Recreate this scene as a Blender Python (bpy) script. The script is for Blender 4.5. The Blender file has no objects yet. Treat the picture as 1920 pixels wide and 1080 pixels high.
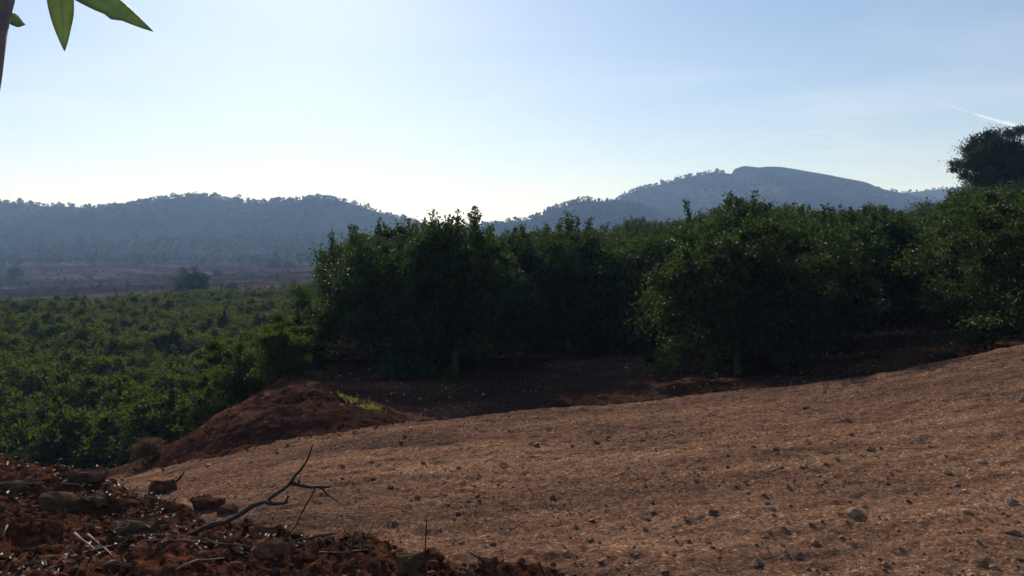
import bpy, bmesh, math, random
import numpy as np
from mathutils import Vector, noise as mnoise

random.seed(7)
rng = np.random.default_rng(7)
scn = bpy.context.scene
COL = scn.collection
R = math.radians

# ------------------------------------------------------------------ camera
F = 1600.0                      # focal length in photo pixels (1920 wide)
PITCH = math.atan(70.0 / F)     # horizon lies at row 470 of 1080
cam_d = bpy.data.cameras.new('camera')
cam_d.sensor_width = 36.0
cam_d.lens = 36.0 * F / 1920.0
cam_d.clip_start = 0.05
cam_d.clip_end = 150000.0
cam = bpy.data.objects.new('camera', cam_d)
cam.location = (0, 0, 0)
cam.rotation_euler = (math.pi / 2 - PITCH, 0, 0)
COL.objects.link(cam)
scn.camera = cam

# ------------------------------------------------------------------ sky, sun, exposure
SUN_AZ = R(-14.0)               # left of the view axis (+Y)
SUN_EL = R(26.5)
world = bpy.data.worlds.new('World')
scn.world = world
world.use_nodes = True
wn, wl = world.node_tree.nodes, world.node_tree.links
wn.clear()
sky = wn.new('ShaderNodeTexSky')
sky.sky_type = 'NISHITA'
sky.sun_disc = False
sky.sun_elevation = SUN_EL
sky.sun_rotation = SUN_AZ
sky.altitude = 200
sky.air_density = 1.0
sky.dust_density = 0.5
sky.ozone_density = 6.0
bg = wn.new('ShaderNodeBackground')
bg.inputs['Strength'].default_value = 0.101
wo = wn.new('ShaderNodeOutputWorld')
# thin high cirrus, laid on a plane far above
tc = wn.new('ShaderNodeTexCoord')
sep = wn.new('ShaderNodeSeparateXYZ')
wl.new(tc.outputs['Generated'], sep.inputs[0])
zmx = wn.new('ShaderNodeMath'); zmx.operation = 'MAXIMUM'; zmx.inputs[1].default_value = 0.02
wl.new(sep.outputs['Z'], zmx.inputs[0])
dx = wn.new('ShaderNodeMath'); dx.operation = 'DIVIDE'
dy = wn.new('ShaderNodeMath'); dy.operation = 'DIVIDE'
wl.new(sep.outputs['X'], dx.inputs[0]); wl.new(zmx.outputs[0], dx.inputs[1])
wl.new(sep.outputs['Y'], dy.inputs[0]); wl.new(zmx.outputs[0], dy.inputs[1])
cmb = wn.new('ShaderNodeCombineXYZ')
wl.new(dx.outputs[0], cmb.inputs[0]); wl.new(dy.outputs[0], cmb.inputs[1])
cn = wn.new('ShaderNodeTexNoise')
cn.inputs['Scale'].default_value = 0.55
cn.inputs['Detail'].default_value = 7
cn.inputs['Roughness'].default_value = 0.55
cn.inputs['Distortion'].default_value = 0.6
wl.new(cmb.outputs[0], cn.inputs['Vector'])
cr = wn.new('ShaderNodeMapRange')
cr.inputs['From Min'].default_value = 0.46
cr.inputs['From Max'].default_value = 0.80
cr.inputs['To Min'].default_value = 0.0
cr.inputs['To Max'].default_value = 0.20
wl.new(cn.outputs['Fac'], cr.inputs['Value'])
cm = wn.new('ShaderNodeMixRGB')
cm.inputs['Color2'].default_value = (11.0, 11.0, 11.6, 1)
wl.new(cr.outputs['Result'], cm.inputs['Fac'])
wl.new(sky.outputs['Color'], cm.inputs['Color1'])
vk = wn.new('ShaderNodeMath'); vk.operation = 'DIVIDE'; vk.inputs[0].default_value = -0.030
wl.new(zmx.outputs[0], vk.inputs[1])
ve = wn.new('ShaderNodeMath'); ve.operation = 'EXPONENT'; wl.new(vk.outputs[0], ve.inputs[0])
vi = wn.new('ShaderNodeMath'); vi.operation = 'SUBTRACT'; vi.inputs[0].default_value = 1.0; wl.new(ve.outputs[0], vi.inputs[1])
vm = wn.new('ShaderNodeMixRGB'); vm.inputs['Color2'].default_value = (13.2, 14.0, 14.4, 1)
wl.new(vi.outputs[0], vm.inputs['Fac']); wl.new(cm.outputs['Color'], vm.inputs['Color1'])
wl.new(vm.outputs['Color'], bg.inputs['Color'])
wl.new(bg.outputs[0], wo.inputs['Surface'])

sun_d = bpy.data.lights.new('sun', 'SUN')
sun_d.energy = 5.0
sun_d.angle = R(0.53)
sun_d.color = (1.0, 0.93, 0.82)
sun = bpy.data.objects.new('sun', sun_d)
sdir = Vector((math.sin(SUN_AZ) * math.cos(SUN_EL), math.cos(SUN_AZ) * math.cos(SUN_EL), math.sin(SUN_EL)))
sun.rotation_euler = sdir.to_track_quat('Z', 'Y').to_euler()
sun.location = (-20, 60, 60)
COL.objects.link(sun)

vs = scn.view_settings
vs.view_transform = 'Standard'
vs.look = 'None'
vs.gamma = 1.0
vs.use_curve_mapping = False
vs.exposure = -0.03

# ------------------------------------------------------------------ helpers
def at(px, py, Y):
    """point on the ray of photo pixel (px,py) at forward distance Y"""
    cx = (px - 960.0) / F
    cy = (540.0 - py) / F
    fy = math.cos(PITCH) + cy * math.sin(PITCH)
    fz = -math.sin(PITCH) + cy * math.cos(PITCH)
    return (cx / fy * Y, Y, fz / fy * Y)

def tag(o, label=None, cat=None, group=None, kind=None):
    if label: o['label'] = label
    if cat: o['category'] = cat
    if group: o['group'] = group
    if kind: o['kind'] = kind
    return o

def mesh_np(name, v, f, mat=None, smooth=False):
    """v (n,3); f (m,3) or (m,4) int"""
    v = np.asarray(v, dtype=np.float32); f = np.asarray(f, dtype=np.int32)
    me = bpy.data.meshes.new(name)
    me.vertices.add(len(v)); me.vertices.foreach_set('co', v.ravel())
    k = f.shape[1]
    me.loops.add(f.size); me.loops.foreach_set('vertex_index', f.ravel())
    me.polygons.add(len(f))
    me.polygons.foreach_set('loop_start', np.arange(0, f.size, k, dtype=np.int32))
    me.polygons.foreach_set('loop_total', np.full(len(f), k, dtype=np.int32))
    me.polygons.foreach_set('use_smooth', np.full(len(f), smooth, dtype=bool))
    me.update(calc_edges=True)
    if mat: me.materials.append(mat)
    return me

def link(name, me, parent=None, loc=None, rz=0.0, sc=None):
    o = bpy.data.objects.new(name, me)
    COL.objects.link(o)
    if parent: o.parent = parent
    if loc is not None: o.location = loc
    if rz: o.rotation_euler = (0, 0, rz)
    if sc is not None: o.scale = sc
    return o

class MB:
    """collects tubes into one mesh"""
    def __init__(self): self.v = []; self.f = []; self.n = 0
    def tube(self, pts, rad, n=7):
        pts = [Vector(p) for p in pts]
        rings = []
        for i, p in enumerate(pts):
            a = pts[max(0, i - 1)]; b = pts[min(len(pts) - 1, i + 1)]
            t = (b - a).normalized()
            ref = Vector((0.31, 0.92, 0.24)) if abs(t.y) < 0.8 else Vector((1, 0, 0.1))
            u = t.cross(ref).normalized(); w = t.cross(u).normalized()
            ring = []
            for k in range(n):
                a_ = 2 * math.pi * k / n
                rr = rad[i] * (1 + 0.10 * math.sin(k * 2.3 + i * 1.7))
                q = p + u * (math.cos(a_) * rr) + w * (math.sin(a_) * rr)
                self.v.append(q[:]); ring.append(self.n); self.n += 1
            rings.append(ring)
        for r0, r1 in zip(rings, rings[1:]):
            for k in range(n):
                self.f.append((r0[k], r0[(k + 1) % n], r1[(k + 1) % n], r1[k]))
        for ring, p, fl in ((rings[0], pts[0], 1), (rings[-1], pts[-1], 0)):
            self.v.append(p[:]); c = self.n; self.n += 1
            for k in range(n):
                a, b = ring[k], ring[(k + 1) % n]
                self.f.append((c, b, a, a) if fl else (c, a, b, b))
    def mesh(self, name, mat):
        me = bpy.data.meshes.new(name)
        fs = [f if f[2] != f[3] else f[:3] for f in self.f]
        me.from_pydata(self.v, [], fs); me.update()
        me.polygons.foreach_set('use_smooth', [True] * len(me.polygons))
        me.materials.append(mat)
        return me

def hash2(ix, iy, seed):
    h = (ix.astype(np.int64) * 374761393 + iy.astype(np.int64) * 668265263 + seed * 1442695041) & 0x7fffffff
    h = ((h ^ (h >> 13)) * 1274126177) & 0x7fffffff
    h = (h ^ (h >> 16)) & 0xffff
    return h / 65535.0

def vnoise(x, y, seed=0):
    x0 = np.floor(x); y0 = np.floor(y)
    fx = x - x0; fy = y - y0
    fx = fx * fx * (3 - 2 * fx); fy = fy * fy * (3 - 2 * fy)
    ix = x0.astype(np.int64); iy = y0.astype(np.int64)
    a = hash2(ix, iy, seed); b = hash2(ix + 1, iy, seed)
    c = hash2(ix, iy + 1, seed); d = hash2(ix + 1, iy + 1, seed)
    return (a + (b - a) * fx) * (1 - fy) + (c + (d - c) * fx) * fy - 0.5

def fbm(x, y, oct=4, seed=0):
    s = 0; a = 1.0
    for i in range(oct):
        s = s + a * vnoise(x + 17.3 * i, y - 9.1 * i, seed + i * 11)
        x = x * 2.03; y = y * 2.03; a *= 0.5
    return s

def sstep(a, b, x):
    t = np.clip((x - a) / (b - a), 0, 1)
    return t * t * (3 - 2 * t)

# ------------------------------------------------------------------ materials
def mat_new(name):
    m = bpy.data.materials.new(name); m.use_nodes = True
    nt = m.node_tree; nt.nodes.clear()
    out = nt.nodes.new('ShaderNodeOutputMaterial')
    return m, nt, out

def ramp(nt, stops):
    r = nt.nodes.new('ShaderNodeValToRGB')
    el = r.color_ramp.elements
    while len(el) > 1: el.remove(el[-1])
    el[0].position = stops[0][0]; el[0].color = (*stops[0][1], 1)
    for p, c in stops[1:]:
        e = el.new(p); e.color = (*c, 1)
    return r

def noise(nt, vec, scale, detail=5, rough=0.55, dist=0.0):
    n = nt.nodes.new('ShaderNodeTexNoise')
    n.inputs['Scale'].default_value = scale
    n.inputs['Detail'].default_value = detail
    n.inputs['Roughness'].default_value = rough
    n.inputs['Distortion'].default_value = dist
    if vec is not None: nt.links.new(vec, n.inputs['Vector'])
    return n

def mixrgb(nt, a, b, fac, mode='MIX'):
    m = nt.nodes.new('ShaderNodeMixRGB'); m.blend_type = mode
    for sock, val in (('Color1', a), ('Color2', b), ('Fac', fac)):
        if hasattr(val, 'is_linked') or hasattr(val, 'links'): nt.links.new(val, m.inputs[sock])
        elif isinstance(val, (int, float)): m.inputs[sock].default_value = val
        else: m.inputs[sock].default_value = (*val, 1)
    return m.outputs['Color']

def soil(name, dark, mid, light, big=0.5, fine=28.0, stretch=None, bump=0.6, dist=0.03, cell=0.0):
    m, nt, out = mat_new(name)
    geo = nt.nodes.new('ShaderNodeNewGeometry')
    vec = geo.outputs['Position']
    if stretch:
        mp = nt.nodes.new('ShaderNodeMapping')
        mp.inputs['Scale'].default_value = stretch[:3]
        mp.inputs['Rotation'].default_value = (0, 0, stretch[3])
        nt.links.new(vec, mp.inputs['Vector']); bvec = mp.outputs['Vector']
    else: bvec = vec
    n1 = noise(nt, bvec, big, 6, 0.6, 0.4)
    r1 = ramp(nt, [(0.30, dark), (0.50, mid), (0.70, light)])
    nt.links.new(n1.outputs['Fac'], r1.inputs['Fac'])
    n2 = noise(nt, vec, fine, 6, 0.7)
    r2 = ramp(nt, [(0.30, (0.45, 0.42, 0.40)), (0.52, (1, 1, 1)), (0.72, (1.5, 1.45, 1.4))])
    nt.links.new(n2.outputs['Fac'], r2.inputs['Fac'])
    c = mixrgb(nt, r1.outputs['Color'], r2.outputs['Color'], 0.85, 'MULTIPLY')
    if cell:
        for sc_, fac_ in ((cell, 0.75), (cell * 2.3, 0.6)):
            vo = nt.nodes.new('ShaderNodeTexVoronoi'); vo.inputs['Scale'].default_value = sc_
            nt.links.new(vec, vo.inputs['Vector'])
            sp = nt.nodes.new('ShaderNodeSeparateColor'); nt.links.new(vo.outputs['Color'], sp.inputs[0])
            rv = ramp(nt, [(0.0, (0.58, 0.56, 0.55)), (0.5, (0.92, 0.92, 0.92)), (0.86, (1.15, 1.12, 1.1)), (1.0, (2.2, 2.15, 2.1))])
            nt.links.new(sp.outputs[0], rv.inputs['Fac'])
            c = mixrgb(nt, c, rv.outputs['Color'], fac_, 'MULTIPLY')
    b = nt.nodes.new('ShaderNodeBsdfPrincipled')
    b.inputs['Roughness'].default_value = 0.95
    b.inputs['Specular IOR Level'].default_value = 0.0
    nt.links.new(c, b.inputs['Base Color'])
    if bump:
        n3 = noise(nt, vec, fine * 1.3, 8, 0.7)
        bp = nt.nodes.new('ShaderNodeBump')
        bp.inputs['Strength'].default_value = bump
        bp.inputs['Distance'].default_value = dist
        nt.links.new(n3.outputs['Fac'], bp.inputs['Height'])
        nt.links.new(bp.outputs['Normal'], b.inputs['Normal'])
    nt.links.new(b.outputs[0], out.inputs['Surface'])
    return m

def foliage(name, c_dark, c_mid, c_light, trans=(0.16, 0.24, 0.03), tfac=0.35, rough=0.38, spec=0.45):
    m, nt, out = mat_new(name)
    geo = nt.nodes.new('ShaderNodeNewGeometry')
    oi = nt.nodes.new('ShaderNodeObjectInfo')
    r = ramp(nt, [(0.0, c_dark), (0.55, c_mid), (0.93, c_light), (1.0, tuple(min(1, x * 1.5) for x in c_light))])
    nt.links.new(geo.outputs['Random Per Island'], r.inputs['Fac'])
    hv = nt.nodes.new('ShaderNodeHueSaturation')
    ma = nt.nodes.new('ShaderNodeMapRange')
    ma.inputs['To Min'].default_value = 0.75; ma.inputs['To Max'].default_value = 1.2
    nt.links.new(oi.outputs['Random'], ma.inputs['Value'])
    nt.links.new(ma.outputs[0], hv.inputs['Value'])
    nt.links.new(r.outputs['Color'], hv.inputs['Color'])
    b = nt.nodes.new('ShaderNodeBsdfPrincipled')
    b.inputs['Roughness'].default_value = rough
    b.inputs['Specular IOR Level'].default_value = spec
    nt.links.new(hv.outputs['Color'], b.inputs['Base Color'])
    t = nt.nodes.new('ShaderNodeBsdfTranslucent')
    tr = ramp(nt, [(0.0, tuple(x * 0.6 for x in trans)), (1.0, tuple(x * 1.25 for x in trans))])
    nt.links.new(geo.outputs['Random Per Island'], tr.inputs['Fac'])
    nt.links.new(tr.outputs['Color'], t.inputs['Color'])
    mx = nt.nodes.new('ShaderNodeMixShader')
    mx.inputs['Fac'].default_value = tfac
    nt.links.new(b.outputs[0], mx.inputs[1]); nt.links.new(t.outputs[0], mx.inputs[2])
    nt.links.new(mx.outputs[0], out.inputs['Surface'])
    return m

def bark(name, a, b_, scale=14.0):
    m, nt, out = mat_new(name)
    tcn = nt.nodes.new('ShaderNodeTexCoord')
    mp = nt.nodes.new('ShaderNodeMapping'); mp.inputs['Scale'].default_value = (1, 1, 0.25)
    nt.links.new(tcn.outputs['Object'], mp.inputs['Vector'])
    n = noise(nt, mp.outputs['Vector'], scale, 8, 0.7, 0.5)
    r = ramp(nt, [(0.3, a), (0.7, b_)])
    nt.links.new(n.outputs['Fac'], r.inputs['Fac'])
    b = nt.nodes.new('ShaderNodeBsdfPrincipled'); b.inputs['Roughness'].default_value = 0.9
    nt.links.new(r.outputs['Color'], b.inputs['Base Color'])
    bp = nt.nodes.new('ShaderNodeBump'); bp.inputs['Strength'].default_value = 0.8; bp.inputs['Distance'].default_value = 0.01
    nt.links.new(n.outputs['Fac'], bp.inputs['Height']); nt.links.new(bp.outputs['Normal'], b.inputs['Normal'])
    nt.links.new(b.outputs[0], out.inputs['Surface'])
    return m

def rockmat(name, a, b_, scale=9.0, isl=True):
    m, nt, out = mat_new(name)
    geo = nt.nodes.new('ShaderNodeNewGeometry')
    oi = nt.nodes.new('ShaderNodeObjectInfo')
    n = noise(nt, geo.outputs['Position'], scale, 7, 0.65, 0.3)
    r = ramp(nt, [(0.3, a), (0.68, b_)])
    nt.links.new(n.outputs['Fac'], r.inputs['Fac'])
    hv = nt.nodes.new('ShaderNodeHueSaturation')
    ma = nt.nodes.new('ShaderNodeMapRange')
    ma.inputs['To Min'].default_value = 0.65; ma.inputs['To Max'].default_value = 1.6
    nt.links.new(geo.outputs['Random Per Island'] if isl else oi.outputs['Random'], ma.inputs['Value'])
    nt.links.new(ma.outputs[0], hv.inputs['Value'])
    nt.links.new(r.outputs['Color'], hv.inputs['Color'])
    b = nt.nodes.new('ShaderNodeBsdfPrincipled'); b.inputs['Roughness'].default_value = 0.9
    b.inputs['Specular IOR Level'].default_value = 0.0
    nt.links.new(hv.outputs['Color'], b.inputs['Base Color'])
    n2 = noise(nt, geo.outputs['Position'], scale * 5, 6, 0.7)
    bp = nt.nodes.new('ShaderNodeBump'); bp.inputs['Strength'].default_value = 0.5; bp.inputs['Distance'].default_value = 0.01
    nt.links.new(n2.outputs['Fac'], bp.inputs['Height']); nt.links.new(bp.outputs['Normal'], b.inputs['Normal'])
    nt.links.new(b.outputs[0], out.inputs['Surface'])
    return m

M = {}
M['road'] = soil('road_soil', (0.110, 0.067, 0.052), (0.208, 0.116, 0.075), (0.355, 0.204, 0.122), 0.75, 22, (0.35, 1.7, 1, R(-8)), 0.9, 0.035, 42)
M['floor'] = soil('orchard_soil', (0.030, 0.018, 0.014), (0.070, 0.036, 0.024), (0.16, 0.080, 0.050), 0.6, 16, None, 0.7, 0.04, 18)  # soil colour darkened to deepen the tree shade on the orchard floor
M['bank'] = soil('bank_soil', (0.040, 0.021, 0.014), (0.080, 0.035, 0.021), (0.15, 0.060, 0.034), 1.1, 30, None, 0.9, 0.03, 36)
M['mound'] = soil('mound_soil', (0.036, 0.018, 0.013), (0.062, 0.030, 0.020), (0.125, 0.060, 0.039), 0.9, 14, None, 0.9, 0.05, 18)  # darker soil colour adds to the shade on the mound's near face
M['field'] = soil('field_soil', (0.022, 0.020, 0.016), (0.066, 0.048, 0.040), (0.20, 0.140, 0.110), 0.075, 0.6, (0.05, 1.8, 1, R(-11)), 0.0)
M['hill'] = soil('hill_scrub', (0.009, 0.015, 0.007), (0.014, 0.020, 0.009), (0.030, 0.031, 0.017), 0.02, 0.15, None, 0.0)
M['hillstrata'] = soil('hill_terraces', (0.010, 0.016, 0.009), (0.022, 0.027, 0.015), (0.075, 0.068, 0.045), 0.04, 0.12, (0.10, 0.10, 1.9, 0), 0.0)
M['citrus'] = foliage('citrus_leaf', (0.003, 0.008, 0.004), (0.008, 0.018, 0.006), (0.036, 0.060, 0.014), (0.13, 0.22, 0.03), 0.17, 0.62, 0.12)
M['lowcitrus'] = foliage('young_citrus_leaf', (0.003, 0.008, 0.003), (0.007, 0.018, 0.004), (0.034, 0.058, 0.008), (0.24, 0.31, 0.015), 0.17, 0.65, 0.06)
M['pine'] = foliage('pine_needle', (0.012, 0.024, 0.012), (0.020, 0.038, 0.018), (0.040, 0.060, 0.026), (0.06, 0.09, 0.03), 0.2, 0.6, 0.25)
M['forest'] = foliage('far_forest', (0.012, 0.020, 0.009), (0.022, 0.033, 0.014), (0.046, 0.056, 0.026), (0.04, 0.06, 0.02), 0.2, 0.8, 0.05)
M['grass'] = foliage('grass_blade', (0.05, 0.075, 0.018), (0.09, 0.12, 0.03), (0.20, 0.20, 0.08), (0.28, 0.32, 0.06), 0.4, 0.6, 0.2)
M['dry'] = foliage('dry_weed', (0.06, 0.04, 0.022), (0.12, 0.08, 0.045), (0.22, 0.16, 0.09), (0.18, 0.12, 0.06), 0.25, 0.8, 0.1)
M['litter'] = foliage('dead_leaf', (0.06, 0.035, 0.022), (0.16, 0.10, 0.06), (0.45, 0.34, 0.24), (0.12, 0.08, 0.04), 0.15, 0.6, 0.3)
M['bark'] = bark('citrus_bark', (0.045, 0.034, 0.026), (0.12, 0.095, 0.075))
M['stickdark'] = bark('dead_branch_bark', (0.020, 0.013, 0.010), (0.060, 0.040, 0.028), 30)
M['sticklight'] = bark('pale_twig_bark', (0.12, 0.085, 0.06), (0.28, 0.21, 0.15), 40)
M['saplingbark'] = bark('sapling_bark', (0.17, 0.14, 0.145), (0.34, 0.29, 0.30), 40)
M['stone'] = rockmat('pale_stone', (0.10, 0.058, 0.040), (0.30, 0.20, 0.135), 14, False)
M['rock'] = rockmat('bank_rock', (0.028, 0.016, 0.011), (0.13, 0.078, 0.048), 8, False)
M['pebble'] = rockmat('pebbles', (0.13, 0.070, 0.044), (0.30, 0.180, 0.112), 20, True)
M['clod'] = rockmat('clods', (0.045, 0.022, 0.014), (0.135, 0.062, 0.037), 18, True)

# ------------------------------------------------------------------ terrain
CX = np.array([-60, -20, -12, -8, -5.2, -3.5, -1.8, 0, 2.2, 4.35, 6, 7.2, 10, 15, 25, 60])
CZ = np.array([-8.5, -6.0, -4.75, -3.9, -3.20, -2.80, -2.43, -2.36, -2.25, -1.99, -1.66, -1.43, -1.05, -0.62, 0.2, 2.2])
NX = np.array([-60, -20, -8, -5, -2, 0, 3.15, 6, 10, 20, 60])
NZ = np.array([-7.5, -4.4, -2.95, -2.62, -2.34, -2.2, -2.0, -1.72, -1.35, -0.6, 1.5])

def smooth_interp(x, X, Z):
    return (np.interp(x, X, Z) + np.interp(x - 0.5, X, Z) + np.interp(x + 0.5, X, Z)) / 3

def crestY(x):
    return 12.0 + 0.08 * x + 0.35 * np.sin(x * 0.7)

def bank_s(x, y):
    """signed distance outwards of the bank's edge"""
    w = 0.35 * vnoise(x * 1.3, y * 1.3, 5) + 0.16 * vnoise(x * 4.1, y * 4.1, 6)
    s1 = 0.12 + ((x + 0.15) * 1.6 + (y - 4.0) * 3.25) / 3.62
    return s1 + w

def mound_d(x, y):
    a = R(-14); cx, cy = -3.75, 13.9
    u = (x - cx) * math.cos(a) + (y - cy) * math.sin(a)
    v = -(x - cx) * math.sin(a) + (y - cy) * math.cos(a)
    return np.sqrt(np.where(u < 0, u / 2.6, u / 2.0) ** 2 + (v / 1.9) ** 2) * (1 + 0.22 * vnoise(x * 0.9, y * 0.9, 21))

def pad(x, y):
    p = -2.78 + 0.115 * np.maximum(0, x - 2.0) - 0.05 * np.maximum(0, x - 16)
    p = p + 0.008 * np.clip(y - 22, 0, 60)
    xe = -4.4 - 0.16 * np.maximum(0, y - 18)
    xe = np.maximum(xe, -22)
    low = -7.4 + 0.05 * (np.maximum(x, -140) + 45) * sstep(35, 110, y) * (1 - 0.75 * sstep(230, 480, y)) + 0.006 * np.maximum(0, y - 170)
    t = sstep(0, 5.8, xe - x)
    z = p * (1 - t) + low * t
    far = sstep(70, 150, y)                       # beyond the orchard the right side joins the valley
    return z * (1 - far) + np.where(x < xe - 8, low, np.minimum(z, low + 1.5)) * far

def H(x, y, detail=True):
    x = np.asarray(x, dtype=float); y = np.asarray(y, dtype=float)
    yc = crestY(x)
    zc = smooth_interp(x, CX, CZ); zn = smooth_interp(x, NX, NZ)
    t = np.clip((y - 5.5) / np.maximum(yc - 5.5, 1), 0, 1)
    road = zn + (zc - zn) * (t * 0.75 + 0.25 * t * t)
    w = 2.4 + 11.0 * sstep(-3.0, -8.0, x)
    b = sstep(0, 1, (y - yc) / w)
    z = road * (1 - b) + pad(x, y) * b
    # terraces in the far fields
    tf = sstep(150, 175, y) * (1 - sstep(430, 500, y))
    vv = (y - 0.20 * x + 14 * vnoise(x * 0.012, y * 0.012, 40)) / 33.0
    fr = vv - np.floor(vv)
    z = z + tf * 1.7 * (sstep(0.0, 0.08, fr) - fr)
    # mound
    d = mound_d(x, y)
    z = z + 0.40 * np.clip(1 - d ** 2.2, 0, 1) ** 1.15
    # bank under the camera
    s = bank_s(x, y)
    top = -1.40 - 0.035 * np.clip(x + 3, -4, 6) + 0.10 * fbm(x * 0.8, y * 0.8, 3, 60)
    bt = 1 - sstep(0.0, 1.15, s)
    inb = np.where((y < 12), bt, 0)
    z = z * (1 - inb) + np.maximum(top, z) * inb
    if detail:
        near = 1 - sstep(14, 30, np.hypot(x, y))
        v = y + 0.16 * x
        ridg = 0.028 * vnoise(x * 0.16, v * 2.1, 71) + 0.022 * vnoise(x * 0.4, v * 4.5, 72)
        z = z + near * (1 - inb) * (ridg + 0.05 * fbm(x * 0.9, y * 0.9, 3, 80) + 0.034 * fbm(x * 8, y * 10, 4, 81))
        z = z + near * inb * (0.10 * fbm(x * 3, y * 3, 3, 82) + 0.045 * fbm(x * 11, y * 11, 3, 83))
        z = z + np.clip(1.1 - d, 0, 1) * (0.20 * fbm(x * 1.7, y * 1.7, 5, 84))
        z = z + sstep(20, 60, np.hypot(x, y)) * 0.25 * fbm(x * 0.12, y * 0.12, 3, 85)
    return z

def Hs(x, y): return float(H(np.array([x]), np.array([y]))[0])

def build_ground():
    rr = np.concatenate([[0.02, 0.4, 0.9, 1.5, 2.0, 2.4], np.arange(2.7, 15.0, 0.031),
                         15.0 * (142.0 / 15.0) ** np.linspace(0, 1, 100), np.arange(143.5, 470, 2.0), np.array([475, 490, 520, 560, 620, 700, 820, 1000, 1250, 1650])])
    th = np.concatenate([np.linspace(-42, 42, 500), np.linspace(42, 318, 92)[1:-1]])
    th = np.radians(th)
    nr, na = len(rr), len(th)
    RR, TH = np.meshgrid(rr, th, indexing='ij')
    X = RR * np.sin(TH); Y = RR * np.cos(TH)
    Z = H(X, Y)
    V = np.stack([X, Y, Z], -1).reshape(-1, 3)
    i = np.arange(nr - 1)[:, None] * na; j = np.arange(na)[None, :]
    j2 = (j + 1) % na
    Q = np.stack([i + j, i + j2, i + na + j2, i + na + j], -1).reshape(-1, 4)[:, ::-1]
    c = V[Q].mean(1); cx, cy = c[:, 0], c[:, 1]
    s = bank_s(cx, cy); d = mound_d(cx, cy)
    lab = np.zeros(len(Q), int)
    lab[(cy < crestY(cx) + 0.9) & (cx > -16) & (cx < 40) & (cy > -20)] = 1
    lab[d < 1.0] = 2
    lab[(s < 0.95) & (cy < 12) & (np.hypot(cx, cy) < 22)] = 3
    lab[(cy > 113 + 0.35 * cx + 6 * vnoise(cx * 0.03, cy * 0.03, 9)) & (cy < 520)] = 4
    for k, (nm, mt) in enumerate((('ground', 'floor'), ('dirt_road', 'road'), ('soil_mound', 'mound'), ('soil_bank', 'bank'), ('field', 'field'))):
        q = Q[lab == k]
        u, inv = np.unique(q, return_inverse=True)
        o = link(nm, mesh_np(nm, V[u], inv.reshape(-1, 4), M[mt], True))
        o['kind'] = 'structure'
        SET[nm] = o
SET = {}
build_ground()

# ------------------------------------------------------------------ hills
FOREST = []   # (x,y,z,size)
def build_hill(name, prof, depth, foot, back, mat, seed, rough, tree_n, tree_px, treemask=None, strata=0.0):
    px = np.array([p[0] for p in prof], float); py = np.array([p[1] for p in prof], float)
    pts = np.array([at(a, b, depth) for a, b in zip(px, py)])
    xs = np.linspace(pts[0, 0], pts[-1, 0], 220)
    ys = np.linspace(foot, back, 260 if strata else 90)
    XX, YY = np.meshgrid(xs, ys, indexing='ij')
    def hz(x, y):
        rz = (np.interp(x, pts[:, 0], pts[:, 2]) + np.interp(x - 2, pts[:, 0], pts[:, 2]) + np.interp(x + 2, pts[:, 0], pts[:, 2])) / 3
        t = np.clip((y - foot) / (depth - foot), 0, 1)
        up = t ** 1.15 * (1 - 0.0 * t)
        t2 = np.clip((y - depth) / (back - depth), 0, 1)
        prof_ = np.where(y <= depth, up, 1 - t2 * t2 * 1.1)
        base = -14.0
        n = rough * fbm(x * 0.011, y * 0.011, 4, seed) * np.sin(np.pi * np.clip(t, 0, 1)) ** 0.8
        n = n + 1.2 * fbm(x * 0.05, y * 0.05, 2, seed + 3) * t
        z = base + (rz - base) * prof_
        z = z + np.minimum(n, 0.35 * rough)
        if strata:
            c_ = (z + 0.19 * (x - 270)) / 10.0; f_ = c_ - np.floor(c_)
            z = z + strata * (sstep(0.0, 0.25, f_) - f_) * sstep(180, 300, x)
        return z
    ZZ = hz(XX, YY)
    V = np.stack([XX, YY, ZZ], -1).reshape(-1, 3)
    n0, n1 = XX.shape
    i = np.arange(n0 - 1)[:, None] * n1; j = np.arange(n1 - 1)[None, :]
    Q = np.stack([i + j, i + n1 + j, i + n1 + j + 1, i + j + 1], -1).reshape(-1, 4)
    o = link(name, mesh_np(name, V, Q, M[mat], True)); o['kind'] = 'structure'
    # trees over the slope
    x = rng.uniform(xs[0], xs[-1], tree_n * 3); y = foot + (depth + 25 - foot) * rng.random(tree_n * 3) ** 0.85
    keep = fbm(x * 0.02, y * 0.02, 3, seed + 50) + 0.18 > rng.uniform(-0.45, 0.35, len(x))
    if treemask is not None: keep &= treemask(x, y)
    x, y = x[keep][:tree_n], y[keep][:tree_n]
    z = hz(x, y)
    s = rng.uniform(0.55, 1.2, len(x)) * tree_px * y / F
    FOREST.append(np.stack([x, y, z, s], -1))
    # ridge line trees
    m = int((xs[-1] - xs[0]) / 2.2)
    x = rng.uniform(xs[0], xs[-1], m); y = depth + rng.uniform(-14, 6, m)
    if treemask is not None:
        k = treemask(x, y); x, y = x[k], y[k]
    s = rng.uniform(0.5, 1.25, len(x)) ** 1.6 * tree_px * 0.62 * y / F
    FOREST.append(np.stack([x, y, hz(x, y), s], -1))

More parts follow.
